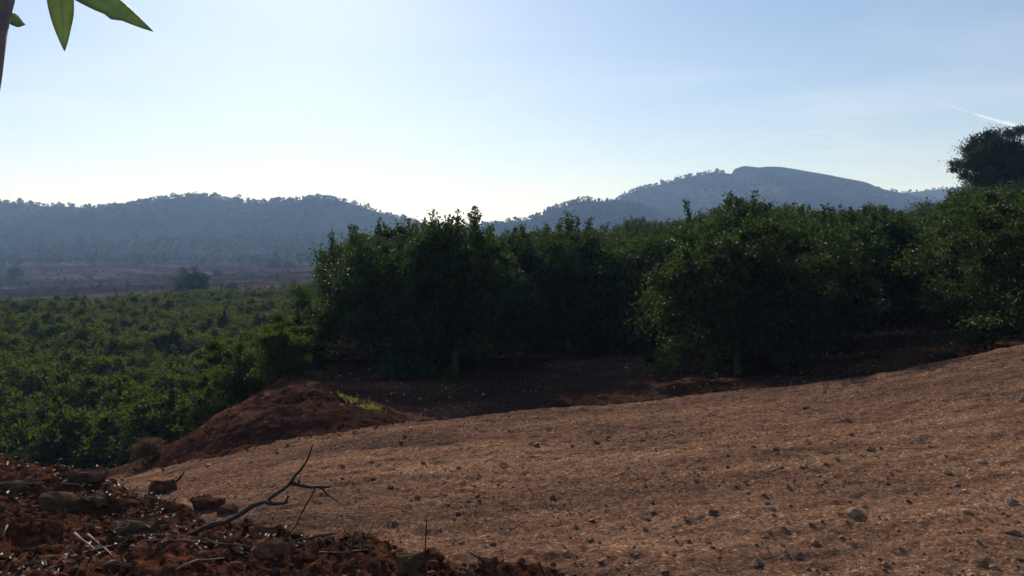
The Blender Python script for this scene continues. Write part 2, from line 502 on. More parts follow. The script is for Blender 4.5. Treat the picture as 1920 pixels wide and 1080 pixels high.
build_hill('hill', [(-900, 430), (-600, 392), (-300, 385), (0, 379), (60, 384), (130, 388), (190, 390), (240, 386), (290, 377), (340, 368), (390, 369), (430, 376), (490, 381),
                    (540, 377), (590, 370), (640, 376), (690, 391), (740, 408), (780, 422), (850, 440), (950, 462), (1100, 490)],
           850, 470, 1060, 'hill', 100, 15.0, 7000, 8)
build_hill('hill', [(700, 470), (800, 445), (860, 430), (900, 424), (940, 417), (985, 413), (1015, 402), (1040, 391), (1090, 378), (1150, 377), (1190, 384), (1250, 404), (1350, 430), (1500, 460)],
           740, 470, 900, 'hill', 200, 9.0, 2300, 8)
build_hill('hill', [(900, 460), (1000, 430), (1100, 392), (1160, 374), (1190, 358), (1240, 346), (1285, 332), (1330, 325), (1376, 328), (1384, 318), (1396, 311), (1440, 315), (1500, 324), (1560, 334),
                    (1620, 347), (1665, 360), (1720, 374), (1800, 392), (1900, 420), (2100, 460)],
           1000, 560, 1190, 'hillstrata', 300, 12.0, 4200, 7,
           lambda x, y: (x < 252) | ((rng.random(len(x)) < 0.22) & (y < 960)), 5.0)
build_hill('hill', [(1450, 420), (1560, 385), (1620, 370), (1665, 362), (1700, 361), (1750, 356), (1800, 350), (1920, 344), (2100, 338), (2300, 360), (2600, 400)],
           1250, 900, 1400, 'hill', 400, 10.0, 1200, 6)

# wooded foot of the left hill, where single crowns begin to show
n = 2600
x = rng.uniform(-420, 60, n); y = rng.uniform(395, 600, n)
k = (fbm(x * 0.015, y * 0.02, 3, 77) + 0.15 > rng.uniform(-0.4, 0.4, n)) & (y > 405 + 60 * vnoise(x * 0.02, y * 0 + 3.3, 12))
x, y = x[k], y[k]
z = np.maximum(H(x, y, False), -9.5) + np.clip((y - 470) / 380, 0, 1) ** 1.15 * 55
FOREST.append(np.stack([x, y, z - 0.5, rng.uniform(2.5, 5.2, len(x))], -1))

def forest_mesh(P, nf, name, label, cat, mat, squash=0.9):
    """each tree: nf leaf-clump faces through an egg-shaped crown volume plus a short stem"""
    T = len(P)
    d = rng.normal(size=(T, nf, 3)); d /= np.linalg.norm(d, axis=-1, keepdims=True)
    rad = rng.uniform(0.45, 1.0, (T, nf, 1)) * (1 + 0.25 * rng.normal(size=(T, 1, 1)))
    c = d * rad * np.array([0.5, 0.5, 0.52 * squash]) 
    c[..., 2] += 0.55
    size = rng.uniform(0.16, 0.30, (T, nf, 1))
    a = rng.normal(size=(T, nf, 3)); a /= np.linalg.norm(a, axis=-1, keepdims=True)
    b = np.cross(a, d); b /= np.linalg.norm(b, axis=-1, keepdims=True) + 1e-6
    asp = rng.uniform(0.85, 1.25, (T, 1, 1))
    quad = np.stack([c + a * size, c + b * size * 0.8, c - a * size, c - b * size * 0.8], 2)
    quad = quad * P[:, 3][:, None, None, None] * np.stack([np.ones_like(asp), np.ones_like(asp), asp], -1)
    quad = quad + P[:, None, None, :3]
    V = quad.reshape(-1, 3)
    Fq = np.arange(len(V)).reshape(-1, 4)
    o = link(name, mesh_np(name, V, Fq, mat))
    tag(o, label, cat, None, 'stuff')
    return o
forest_mesh(np.concatenate(FOREST), 14, 'hill_forest', 'dark evergreen wood covering the hazy hills across the valley', 'forest', M['forest'])

# scrub along the terrace edges of the field
n = 42000
x = rng.uniform(-330, 40, n); y = rng.uniform(150, 470, n)
vv = (y - 0.20 * x + 14 * vnoise(x * 0.012, y * 0.012, 40)) / 33.0
fr = vv - np.floor(vv)
k = ((fr < 0.07) | (fr > 0.97)) & (vnoise(x * 0.03, vv * 3.0, 14) > -0.12)
k |= (rng.random(n) < 0.004)
x, y = x[k], y[k]
forest_mesh(np.stack([x, y, H(x, y) - 0.1, rng.uniform(0.4, 1.3, len(x))], -1), 12, 'terrace_scrub', 'low dark scrub in lines along the field terraces', 'scrub', M['forest'], 0.6)

# ------------------------------------------------------------------ foliage builders
def leaf_mesh(name, base, axis, nrm, length, width, mat, fold=0.18):
    n = len(base)
    axis = axis / (np.linalg.norm(axis, axis=1, keepdims=True) + 1e-9)
    side = np.cross(axis, nrm); side /= np.linalg.norm(side, axis=1, keepdims=True) + 1e-9
    up = np.cross(side, axis)
    L = length[:, None]; W = width[:, None]
    mid = base + axis * L * 0.45
    lft = mid + side * W * 0.5 + up * W * fold
    rgt = mid - side * W * 0.5 + up * W * fold
    tip = base + axis * L - up * L * 0.06
    V = np.stack([base, lft, tip, rgt], 1).reshape(-1, 3)
    i = np.arange(n) * 4
    Fc = np.concatenate([np.stack([i, i + 1, i + 2], -1), np.stack([i, i + 2, i + 3], -1)])
    return mesh_np(name, V, Fc, mat)

def crown_mesh(name, seed, rx, z0, z1, nclump, per, llen, lw, mat, shoots=3, sig=0.20, flat=0.8, gap=0.0):
    g = np.random.default_rng(seed)
    zc = z0 + (z1 - z0) * 0.52; rz = (z1 - z0) * 0.5
    # lumpy hull
    lobes = g.normal(size=(14, 3)); lobes /= np.linalg.norm(lobes, axis=1, keepdims=True)
    amp = g.uniform(-0.28, 0.34, 14)
    def hull(d):
        f = np.ones(len(d))
        for l, a in zip(lobes, amp): f += a * np.clip(d @ l, 0, 1) ** 7
        return f
    d = g.normal(size=(nclump, 3)); d /= np.linalg.norm(d, axis=1, keepdims=True)
    d[:, 2] = np.where(d[:, 2] < -0.75, -d[:, 2] * 0.6, d[:, 2])
    hr = np.hypot(d[:, 0], d[:, 1]); k = (d[:, 2] < 0.1) & (g.random(nclump) < 0.6)
    d[k, 0] *= np.maximum(hr[k], 0.76) / hr[k]; d[k, 1] *= np.maximum(hr[k], 0.76) / hr[k]; d[k, 2] = np.clip(d[k, 2] * 1.35, -1, 1)
    p = np.sign(d) * np.abs(d) ** np.array([0.9, 0.9, flat])
    c = p * hull(d)[:, None] * g.uniform(0.70, 1.08, (nclump, 1)) * np.array([rx, rx, rz])
    cn = g.integers(int(per * 0.5), int(per * 1.5), nclump)
    idx = np.repeat(np.arange(nclump), cn)
    sg = sig * g.uniform(0.5, 1.4, nclump)
    pos = c[idx] + g.normal(size=(len(idx), 3)) * sg[idx][:, None] * np.array([1, 1, 0.8])
    out = d[idx]
    # interior
    ni = int(len(idx) * 0.30)
    di = g.normal(size=(ni, 3)); di /= np.linalg.norm(di, axis=1, keepdims=True)
    pi = di * (g.random((ni, 1)) ** 0.5) * 0.80 * np.array([rx, rx, rz])
    pos = np.concatenate([pos, pi]); out = np.concatenate([out, di])
    # upright shoots breaking the outline
    for s in range(shoots):
        a = g.uniform(0, 6.28); r0 = g.uniform(0, 0.75) * rx
        hh = g.uniform(0.25, 0.95); k = int(95 * hh / 0.5)
        t = g.random(k)
        zt = rz * math.sqrt(max(0.05, 1 - (r0 / rx) ** 2)) * 0.95
        lean = g.normal(size=2) * 0.18
        sp = np.stack([r0 * math.cos(a) + lean[0] * t, r0 * math.sin(a) + lean[1] * t, zt + hh * t], -1) + g.normal(size=(k, 3)) * 0.045
        pos = np.concatenate([pos, sp]); out = np.concatenate([out, g.normal(size=(k, 3)) * 0.8 + np.array([0, 0, 0.7])])
    pos[:, 2] += zc
    pos[:, 2] = np.maximum(pos[:, 2], z0 * 0.7 + g.random(len(pos)) * 0.25)
    m = len(pos)
    axis = out * 0.55 + g.normal(size=(m, 3)) * 0.65 + np.array([0, 0, -0.10])
    nrm = np.array([0, 0, 1.0]) * 0.8 + g.normal(size=(m, 3)) * 0.55 + out * 0.25
    return leaf_mesh(name, pos, axis, nrm, llen * g.uniform(0.65, 1.25, m), lw * g.uniform(0.7, 1.2, m), mat)

def trunk_mesh(name, seed, h, r, spread, mat, limbs=5, fork=0.45):
    g = random.Random(seed); b = MB()
    lean = (g.uniform(-0.08, 0.08), g.uniform(-0.08, 0.08))
    fz = h * fork
    b.tube([(0, 0, -0.25), (lean[0] * 0.2, lean[1] * 0.2, fz * 0.4), (lean[0], lean[1], fz)], [r * 1.25, r, r * 0.85], 9)
    for k in range(limbs):
        a = 2 * math.pi * (k + g.random() * 0.6) / limbs
        e = spread * g.uniform(0.6, 1.0)
        z = h * g.uniform(0.65, 0.95)
        p0 = Vector((lean[0], lean[1], fz * g.uniform(0.75, 0.98)))
        p3 = Vector((math.cos(a) * e, math.sin(a) * e, z))
        p1 = p0.lerp(p3, 0.35) + Vector((0, 0, -0.10 * h)); p2 = p0.lerp(p3, 0.7) + Vector((g.uniform(-.1, .1), g.uniform(-.1, .1), 0.02))
        b.tube([p0, p1, p2, p3], [r * 0.6, r * 0.48, r * 0.3, r * 0.1], 6)
        for q in range(2):
            s = p1.lerp(p3, g.uniform(0.2, 0.7))
            e2 = s + Vector((g.uniform(-.5, .5), g.uniform(-.5, .5), g.uniform(.2, .6))) * spread * 0.5
            b.tube([s, s.lerp(e2, 0.5) + Vector((0, 0, -0.03)), e2], [r * 0.25, r * 0.16, r * 0.05], 5)
    return b.mesh(name, mat)

BIG = []
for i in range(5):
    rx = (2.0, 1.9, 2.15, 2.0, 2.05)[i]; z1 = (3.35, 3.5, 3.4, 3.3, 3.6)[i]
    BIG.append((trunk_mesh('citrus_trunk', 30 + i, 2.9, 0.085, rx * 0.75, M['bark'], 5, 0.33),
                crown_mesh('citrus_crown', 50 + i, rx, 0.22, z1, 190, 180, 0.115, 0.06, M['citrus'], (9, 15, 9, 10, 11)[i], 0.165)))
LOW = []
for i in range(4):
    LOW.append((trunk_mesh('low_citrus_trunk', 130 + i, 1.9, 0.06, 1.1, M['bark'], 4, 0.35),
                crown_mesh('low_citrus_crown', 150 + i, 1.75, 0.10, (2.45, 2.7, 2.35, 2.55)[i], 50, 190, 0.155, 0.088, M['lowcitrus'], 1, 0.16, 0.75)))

def tree(name, pair, x, y, rz, sc, label, cat, group=None, z=None):
    e = link(name, None, None, (x, y, Hs(x, y) if z is None else z), rz, sc)
    e.empty_display_size = 0.3
    tag(e, label, cat, group)
    link('trunk', pair[0], e); link('crown', pair[1], e)
    return e

# front trees of the upper orchard: photo column of the crown centre, depth, variant, width, height factor, label
front = [
    (728, 20.6, 0, 0.82, 0.82, 'dark round citrus tree at the left end of the front row, above the mound'),
    (700, 23.4, 3, 0.80, 0.88, 'citrus tree half hidden behind the leftmost dark tree'),
    (852, 19.3, 1, 0.82, 0.86, 'tall dark citrus tree with upright shoots breaking the skyline between the hills'),
    (930, 22.8, 4, 0.80, 0.80, 'dark citrus tree behind the tall one with upright shoots, right of it'),
    (1066, 24.0, 2, 0.84, 0.90, 'citrus tree with bright yellow-green sunlit top near the middle'),
    (1385, 17.2, 3, 0.80, 0.78, 'broad citrus tree nearest the sunlit patch of red soil, crown reaching low'),
    (1268, 22.0, 0, 0.84, 0.84, 'citrus tree left of and behind the broad one by the sunlit patch'),
    (1470, 19.8, 4, 0.90, 0.77, 'citrus tree just behind and right of the broad one by the sunlit patch'),
    (1950, 16.0, 2, 0.82, 0.76, 'citrus tree at the right edge standing just behind the rising road'),
    (1850, 20.5, 0, 0.80, 0.80, 'citrus tree behind the one at the right edge, lining the shaded aisle'),
    (2110, 14.2, 1, 0.90, 0.74, 'citrus tree cut off by the right border of the picture'),
]
placed = []
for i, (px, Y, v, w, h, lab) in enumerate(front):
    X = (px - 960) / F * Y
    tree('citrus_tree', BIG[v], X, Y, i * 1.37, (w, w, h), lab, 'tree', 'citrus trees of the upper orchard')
    placed.append((X, Y))
# rows behind, running away to the right
dr = Vector((math.sin(R(23)), math.cos(R(23)), 0)); pr = Vector((math.cos(R(23)), -math.sin(R(23)), 0))
rowlab = ('row receding behind the leftmost dark tree', 'row receding behind the tall tree with shoots', 'row receding behind the broad tree by the sunlit patch',
          'row along the right side of the shaded aisle', 'far right row below the pine', 'group closing the far end of the shaded aisle')
ORD = 'first second third fourth fifth sixth seventh eighth ninth tenth eleventh twelfth thirteenth fourteenth fifteenth sixteenth seventeenth eighteenth nineteenth twentieth'.split()
g = random.Random(4)
for ri, p0 in enumerate((-14.2, -9.0, -3.6, 4.3, 9.4, -0.2)):
    s = 10.0; kk = 0
    while s < 66:
        s += 3.0
        q = pr * (p0 + g.uniform(-.25, .25)) + dr * (s + g.uniform(-.3, .3))
        if q.y < 17.5 or q.y > 62 or (ri == 5 and q.y < 21.5): continue
        if any((q.x - a) ** 2 + (q.y - b) ** 2 < 2.5 ** 2 for a, b in placed): continue
        u = q.x / q.y
        if u - 2.0 / q.y < -0.215 or u > 0.72: continue
        if q.x < -4.4 - 0.16 * max(0, q.y - 18): continue
        if ri == 5 and q.y < 40: s += 3.2
        w = g.uniform(0.88, 1.02)
        lab = ORD[kk] + ' citrus tree back in the ' + rowlab[ri]
        tree('citrus_tree', BIG[g.randrange(5)], q.x, q.y, g.uniform(0, 6.28), (w, w, g.uniform(0.80, 0.92) * (0.88 if u > 0.33 else 1)), lab, 'tree', 'citrus trees of the upper orchard')
        placed.append((q.x, q.y)); kk += 1

# lower orchard on the left
spots = []
for iy in range(30):
    for ix in range(30):
        y = 25.5 + iy * 3.5 + g.uniform(-.4, .4); x = -6.5 - ix * 3.55 + g.uniform(-.4, .4) + iy * 0.35
        u = x / y
        if u < -0.65 or u > -0.205: continue
        if y > 96 + 0.55 * (x + 40): continue
        if x > -8.3 - 0.16 * max(0, y - 18): continue
        spots.append((y, x))
spots = [p for p in spots if g.random() > 0.06] + [(20.8, -6.4), (22.6, -7.9), (25.0, -7.2), (27.5, -8.6), (30.5, -8.9), (21.7, -7.0), (23.5, -6.6), (26.2, -8.2), (24.2, -8.6), (29.0, -7.8), (33.0, -9.0), (20.9, -5.1), (22.6, -5.5), (24.6, -5.9), (19.4, -5.2)]
fr_ = sorted([p for p in spots if p[0] < 32], key=lambda p: p[1] / p[0])
for y, x in spots:
    w = g.uniform(0.84, 1.10) * ((0.42 if x > -6 else 0.46) if x > -9.05 else 1)
    if (y, x) in fr_: lab, grp = 'low citrus bush at the front of the lower left orchard, ' + ORD[min(19, fr_.index((y, x)))] + ' from the left', 'front bushes of the lower orchard'
    elif y < 60: lab, grp = 'low citrus bush in the middle of the lower left orchard canopy', 'middle bushes of the lower orchard'
    else: lab, grp = 'low citrus bush in the far part of the lower left orchard, towards the field', 'far bushes of the lower orchard'
    tree('citrus_bush', LOW[g.randrange(4)], x, y, g.uniform(0, 6.28), (w, w, g.uniform(0.9, 1.05) * w), lab, 'tree', grp)
cnt = len(spots)
print('low orchard bushes', cnt, 'upper', len(placed))

# ------------------------------------------------------------------ pine on the right, lone trees in the field
pine_tr = trunk_mesh('pine_trunk', 900, 8.2, 0.20, 2.2, M['bark'], 7, 0.40)
pine_cr = crown_mesh('pine_crown', 901, 1.4, 4.6, 9.6, 200, 230, 0.15, 0.055, M['pine'], 0, 0.19, 0.85)
X, Y, _ = at(1866, 400, 46.0)
tree('pine_tree', (pine_tr, pine_cr), X, Y, 0.4, (1.1, 1.1, 1.0), 'tall dark round-topped pine rising above the citrus trees at right', 'tree', None, at(1862, 236, 46.0)[2] - 10.2)

lone_tr = trunk_mesh('carob_trunk', 910, 3.6, 0.22, 2.0, M['bark'], 6, 0.3)
lone_cr = crown_mesh('carob_crown', 911, 3.2, 0.15, 5.2, 110, 60, 0.34, 0.2, M['forest'], 0, 0.34, 0.8)
X, Y, _ = at(362, 540, 140.0)
tree('carob_tree', (lone_tr, lone_cr), X, Y, 0.2, (0.85, 0.85, 0.8), 'dark dome-shaped lone tree at the near edge of the dry field', 'tree')
for (px, py, Y, w, h, lab) in ((620, 445, 420, 1.5, 1.5, 'dark round lone tree on the slope just left of the near trees'),
                               (408, 505, 260, 0.42, 0.42, 'small shrub on a terrace edge above the dome-shaped tree'),
                               (437, 543, 160, 0.26, 0.24, 'tiny shrub right of the dome-shaped lone tree'),
                               (515, 487, 330, 0.62, 0.55, 'left one of two small shrubs high on the dry field'),
                               (543, 486, 335, 0.62, 0.55, 'right one of two small shrubs high on the dry field'),
                               (30, 503, 300, 0.7, 0.6, 'small shrub on the dry field at the left picture border')):
    X, Yy, zz = at(px, py, Y)
    zg = Hs(X, Yy)
    tree('field_tree', (lone_tr, lone_cr), X, Yy, px * 0.1, (w, w, h), lab, 'tree' if w > 1 else 'shrub')

# ------------------------------------------------------------------ stones, clods, litter
def hull_mesh(name, seed, n, mat, flat=0.65):
    g = random.Random(seed); bm = bmesh.new()
    for i in range(n):
        v = Vector((g.gauss(0, 1), g.gauss(0, 1), g.gauss(0, 1))).normalized() * g.uniform(0.75, 1.0)
        bm.verts.new((v.x * 0.5, v.y * 0.5 * g.uniform(0.7, 1), v.z * 0.5 * flat))
    r = bmesh.ops.convex_hull(bm, input=bm.verts[:])
    bmesh.ops.delete(bm, geom=[e for e in r['geom_interior'] if isinstance(e, bmesh.types.BMVert)], context='VERTS')
    bmesh.ops.triangulate(bm, faces=bm.faces[:])
    me = bpy.data.meshes.new(name); bm.to_mesh(me); bm.free()
    me.materials.append(mat)
    return me

STONE = [hull_mesh('stone', 500 + i, 15, M['stone'], 0.6) for i in range(8)]
def hull_arrays(k):
    out = []
    for i in range(k):
        me = hull_mesh('template', 700 + i, 11, M['pebble'], 0.7)
        v = np.array([q.co[:] for q in me.vertices]); f = np.array([p.vertices[:] for p in me.polygons])
        out.append((v, f)); bpy.data.meshes.remove(me)
    return out
TPL = hull_arrays(10)

def scatter_mesh(name, x, y, size, mat, label, cat, sink=0.15):
    z = H(x, y)
    V, Fc, off = [], [], 0
    which = rng.integers(0, len(TPL), len(x))
    for k, (tv, tf) in enumerate(TPL):
        ids = np.where(which == k)[0]
        if not len(ids): continue
        m = len(ids)
        a = rng.uniform(0, 6.283, m); ca, sa = np.cos(a), np.sin(a)
        sc = size[ids][:, None, None] * rng.uniform(0.7, 1.3, (m, 1, 3))
        v = tv[None] * sc
        vx = v[..., 0] * ca[:, None] - v[..., 1] * sa[:, None]
        vy = v[..., 0] * sa[:, None] + v[..., 1] * ca[:, None]
        tilt = rng.normal(0, 0.3, (m, 1))
        vz = v[..., 2] + vx * tilt
        w = np.stack([vx + x[ids][:, None], vy + y[ids][:, None], vz + (z[ids] + size[ids] * sink)[:, None]], -1)
        V.append(w.reshape(-1, 3))
        Fc.append((tf[None] + (np.arange(m) * len(tv))[:, None, None] + off).reshape(-1, 3))
        off += m * len(tv)
    o = link(name, mesh_np(name, np.concatenate(V), np.concatenate(Fc), mat))
    return tag(o, label, cat, None, 'stuff')

def wedge(n, r0, r1, a0, a1, pw=1.0):
    r = r0 + (r1 - r0) * rng.random(n) ** pw; a = np.radians(rng.uniform(a0, a1, n))
    return r * np.sin(a), r * np.cos(a)

x, y = wedge(35000, 4.4, 15.5, -36, 38, 1.0)
k = (bank_s(x, y) > 0.5) & (y < crestY(x) + 1.0) & (vnoise(x * 0.5, (y + 0.16 * x) * 1.6, 33) + rng.uniform(-0.35, 0.35, len(x)) > -0.15)
x, y = x[k], y[k]
scatter_mesh('road_gravel', x, y, 0.006 + 0.027 * rng.random(len(x)) ** 3.0, M['pebble'], 'loose brown gravel strewn over the sunlit dirt road', 'gravel')
x, y = wedge(9000, 10.5, 24, -32, 36, 1.0)
k = ((y > crestY(x) + 0.3) | (mound_d(x, y) < 1.05))
x, y = x[k], y[k]
scatter_mesh('orchard_gravel', x, y, 0.02 + 0.06 * rng.random(len(x)) ** 3.0, M['clod'], 'small stones and clods on the shaded orchard ground and mound', 'gravel')
x, y = wedge(19000, 2.2, 6.8, -44, 40, 0.9)
s = bank_s(x, y); k = (s < 0.5) & (s > -3.5)
x, y = x[k], y[k]
scatter_mesh('soil_clods', x, y, 0.010 + 0.060 * rng.random(len(x)) ** 3.2, M['clod'], 'crumbled red clods heaped on the foreground bank', 'clods')
# dead leaf chips on the bank
x, y = wedge(4200, 2.4, 6.6, -42, 0, 0.9)
s = bank_s(x, y); k = (s < 0.35) & (vnoise(x * 1.4, y * 1.4, 91) > -0.12)
x, y = x[k], y[k]; m = len(x)
base = np.stack([x, y, H(x, y) + 0.012 + 0.02 * rng.random(m)], -1)
ax = rng.normal(size=(m, 3)) * np.array([1, 1, 0.25]); nr = np.array([0, 0, 1.0]) + rng.normal(size=(m, 3)) * 0.4
o = link('leaf_litter', leaf_mesh('leaf_litter', base, ax, nr, rng.uniform(0.02, 0.055, m), rng.uniform(0.008, 0.022, m), M['litter'], 0.3))
tag(o, 'dry leaf scraps and chips scattered over the foreground bank', 'leaf litter', None, 'stuff')

x, y = wedge(5200, 13.0, 34, -14, 34, 1.0)
k = (y > crestY(x) + 1.2) & (mound_d(x, y) > 1.1) & (vnoise(x * 0.6, y * 0.6, 95) > -0.1)
x, y = x[k], y[k]; m = len(x)
base = np.stack([x, y, H(x, y) + 0.01 + 0.03 * rng.random(m)], -1)
ax = rng.normal(size=(m, 3)) * np.array([1, 1, 0.3]); nr = np.array([0, 0, 1.0]) + rng.normal(size=(m, 3)) * 0.5
o = link('fallen_leaves', leaf_mesh('fallen_leaves', base, ax, nr, rng.uniform(0.05, 0.11, m), rng.uniform(0.025, 0.05, m), M['litter'], 0.3))
tag(o, 'dry fallen leaves scattered on the shaded orchard floor', 'leaf litter', None, 'stuff')

# single stones that can be picked out, children of the ground they lie on
def ground_hit(px, py, y0=2.4, y1=40.0):
    Y = np.exp(np.linspace(math.log(y0), math.log(y1), 900))
    d = np.array(at(px, py, 1.0))
    hz = H(d[0] * Y, Y)
    below = np.where(d[2] * Y < hz)[0]
    if not len(below): return None
    Yh = Y[below[0]]
    return d[0] * Yh, Yh, float(hz[below[0]])

stones_px = [(1510, 766, 18), (1917, 752, 22), (1840, 868, 26), (1480, 918, 16), (1715, 928, 12), (1895, 945, 28), (1336, 965, 26), (1900, 1003, 34), (1600, 965, 40), (1622, 952, 16),
             (1435, 1010, 20), (1528, 1020, 26), (1108, 1015, 14), (1125, 1055, 14), (1245, 1072, 16), (866, 841, 12), (793, 868, 10), (1005, 838, 16), (945, 875, 18), (1035, 934, 16),
             (935, 910, 12), (890, 912, 12), (1570, 862, 12), (1630, 845, 16), (1590, 788, 22), (1775, 890, 20), (1865, 1070, 22), (1660, 1060, 20), (1420, 1062, 30), (1700, 980, 14),
             (1810, 960, 18), (1215, 975, 14), (1080, 990, 12), (760, 960, 12), (700, 900, 12), (560, 905, 10), (1205, 828, 14), (1140, 820, 14), (1120, 830, 18), (1745, 840, 14)]
g = random.Random(11)
for k in range(150):
    stones_px.append((g.uniform(620, 1920), 800 + 280 * g.random() ** 0.8, g.uniform(8, 15)))
def place_stone(px, py, wpx, par, pool, dy=1.0):
    h = ground_hit(px, py)
    if h is None: return None
    x, y, z = h
    s = wpx / F * y * 1.15
    o = link('stone', pool[g.randrange(len(pool))], par)
    o.location = (x, y, z + s * 0.10)
    o.rotation_euler = (g.uniform(-.3, .3), g.uniform(-.3, .3), g.uniform(0, 6.28))
    o.scale = (s, s * g.uniform(0.7, 1.0), s * g.uniform(0.7, 1.0))
    return o
for px, py, w in stones_px:
    h = ground_hit(px, py)
    if h is None: continue
    par = SET['soil_bank'] if bank_s(np.array(h[0]), np.array(h[1])) < 0.95 else (SET['dirt_road'] if h[1] < crestY(h[0]) + 0.9 else SET['ground'])
    place_stone(px, py, w, par, STONE)
BSTONE = [hull_mesh('stone', 560 + i, 14, M['rock'], 0.7) for i in range(6)]
for k in range(90):
    px = g.uniform(0, 760); py = g.uniform(862, 1078)
    h = ground_hit(px, py)
    if h is None or bank_s(np.array(h[0]), np.array(h[1])) > 0.7: continue
    place_stone(px, py, g.uniform(10, 26), SET['soil_bank'], BSTONE)
for (px, py, w) in ((1125, 566 + 180, 16), (500, 745, 14), (640, 762, 14), (500, 740, 10), (330, 868, 14), (470, 868, 12), (520, 850, 12), (390, 875, 16)):
    h = ground_hit(px, py, 9)
    if h: place_stone(px, py, w, SET['soil_mound'] if mound_d(np.array(h[0]), np.array(h[1])) < 1 else SET['dirt_road'], STONE)

def big_rock(px, py, w, hgt, dep, seed, label, rz=0.0, tilt=0.0):
    lump = 'lump' in label or 'reddish' in label
    h = ground_hit(px, py)
    x, y, z = h
    s = y / F
    gg = random.Random(seed); bm = bmesh.new()
    for i in range(26):
        v = Vector((gg.uniform(-1, 1), gg.uniform(-1, 1), gg.uniform(-1, 1)))
        m = max(abs(v.x), abs(v.y), abs(v.z)); v = v.lerp(v / m, 0.8)
        v = v.lerp(v.normalized(), 0.15); v.z = min(v.z, 0.55)
        bm.verts.new((v.x * 0.5 * w * s, v.y * 0.5 * dep * s, v.z * 0.5 * hgt * s))
    r = bmesh.ops.convex_hull(bm, input=bm.verts[:])
    bmesh.ops.delete(bm, geom=[e for e in r['geom_interior'] if isinstance(e, bmesh.types.BMVert)], context='VERTS')
    bmesh.ops.bevel(bm, geom=bm.edges[:], offset=0.06 * hgt * s, segments=1, affect='EDGES', profile=0.6)
    bmesh.ops.triangulate(bm, faces=bm.faces[:])
    bmesh.ops.subdivide_edges(bm, edges=bm.edges[:], cuts=2, use_grid_fill=True)
    bmesh.ops.triangulate(bm, faces=bm.faces[:])
    bm.normal_update()
    for v in bm.verts:
        q = v.co / (hgt * s) + Vector((seed * 3.1, 0, 0))
        v.co += v.normal * hgt * s * (0.16 * mnoise.noise(q * 2.2) + 0.10 * mnoise.noise(q * 5.5))
    me = bpy.data.meshes.new('rock'); bm.to_mesh(me); bm.free(); me.materials.append(M['clod'] if lump else M['rock'])
    o = link('rock', me, None, (x, y + dep * s * 0.3, z + hgt * s * 0.20)); o.rotation_euler = (tilt, 0, rz)
    tag(o, label, 'rock', 'rocks on the foreground bank')

big_rock(112, 960, 92, 52, 66, 1, 'large blocky rock with a pale lit top near the left border', 0.2)
big_rock(182, 948, 46, 30, 40, 12, 'dark rock touching the right side of the large blocky rock', -0.3)
big_rock(240, 1003, 92, 36, 56, 2, 'flat slab of rock with a pale upper edge above the long twigs', -0.1)
big_rock(192, 945, 34, 20, 30, 3, 'small pale-topped stone between the block and the slab', 0.4)
big_rock(150, 905, 90, 30, 50, 4, 'low dark rock on the far rim of the bank, top left of it', 0.1)
big_rock(300, 925, 46, 38, 40, 5, 'dark upright lump on the rim where the bank meets the path', 0.7)
big_rock(385, 955, 66, 34, 50, 6, 'dark lump on the rim left of the fallen branch', 0.2)
big_rock(425, 962, 40, 24, 30, 7, 'dark stone right beside the fallen branch foot', 0.2)
big_rock(495, 1000, 60, 28, 40, 8, 'reddish lump below the fork of the fallen branch', -0.2)
big_rock(500, 1040, 62, 44, 50, 9, 'rounded reddish rock at the bottom left of centre', 0.5)
big_rock(765, 1068, 60, 44, 50, 10, 'dark angular rock at the bottom edge, left of the rounded stone', 0.3)
big_rock(918, 1074, 40, 36, 36, 11, 'rounded dark stone at the bottom edge, rightmost on the bank', 0.1)
big_rock(30, 918, 60, 24, 40, 13, 'flat rock on the bank at the left picture border', 0.1)

# ------------------------------------------------------------------ fallen branch and twigs
def stick(name, paths, mat, label, cat='branch', group=None, n=7):
    """paths: list of (list of (px,py,Y), r0, r1); first is the main stem, the rest are children"""
    e = None
    for i, (pts, r0, r1) in enumerate(paths):
        b = MB(); P = [Vector(at(*p)) for p in pts]
        m = len(P)
        fine = []
        for a, c in zip(P, P[1:]):
            for t in (0.0, 0.5): fine.append(a.lerp(c, t) + Vector((random.uniform(-1, 1), random.uniform(-1, 1), random.uniform(-1, 1))) * r0 * 0.7 * (t > 0))
        fine.append(P[-1])
        rad = [(r0 + (r1 - r0) * (k / (len(fine) - 1)) ** 0.8) * random.uniform(0.80, 1.22) for k in range(len(fine))]
        b.tube(fine, rad, n)
        me = b.mesh(name if i == 0 else 'side_twig', mat)
        o = link(name if i == 0 else 'side_twig', me, e)
        if i == 0: e = o
    return tag(e, label, cat, group)

def gy(px, py, up=0.0):
    h = ground_hit(px, py); return h[1] - up
y0 = gy(370, 1003)
stick('fallen_branch', [
    ([(352, 1006, y0 + .02), (400, 983, y0), (450, 965, y0 - .02), (500, 940, y0 - .05), (530, 918, y0 - .06), (546, 903, y0 - .06), (566, 878, y0 - .08), (580, 853, y0 - .10), (587, 833, y0 - .10)], 0.0165, 0.003),
    ([(500, 941, y0 - .05), (525, 944, y0 - .1), (538, 940, y0 - .12), (541, 930, y0 - .13)], 0.012, 0.006),
    ([(544, 906, y0 - .06), (570, 911, y0 - .02), (598, 913, y0), (620, 912, y0 + .02)], 0.009, 0.006),
    ([(592, 913, y0), (575, 945, y0 + .02), (555, 985, y0 + .05), (538, 1010, y0 + .08)], 0.005, 0.003),
    ([(600, 914, y0), (615, 928, y0 + .03), (634, 940, y0 + .05)], 0.005, 0.003),
    ([(546, 902, y0 - .06), (560, 906, y0 - .1), (561, 897, y0 - .1)], 0.006, 0.003),
], M['stickdark'], 'dark bare forked branch sticking up from the bank over the road')
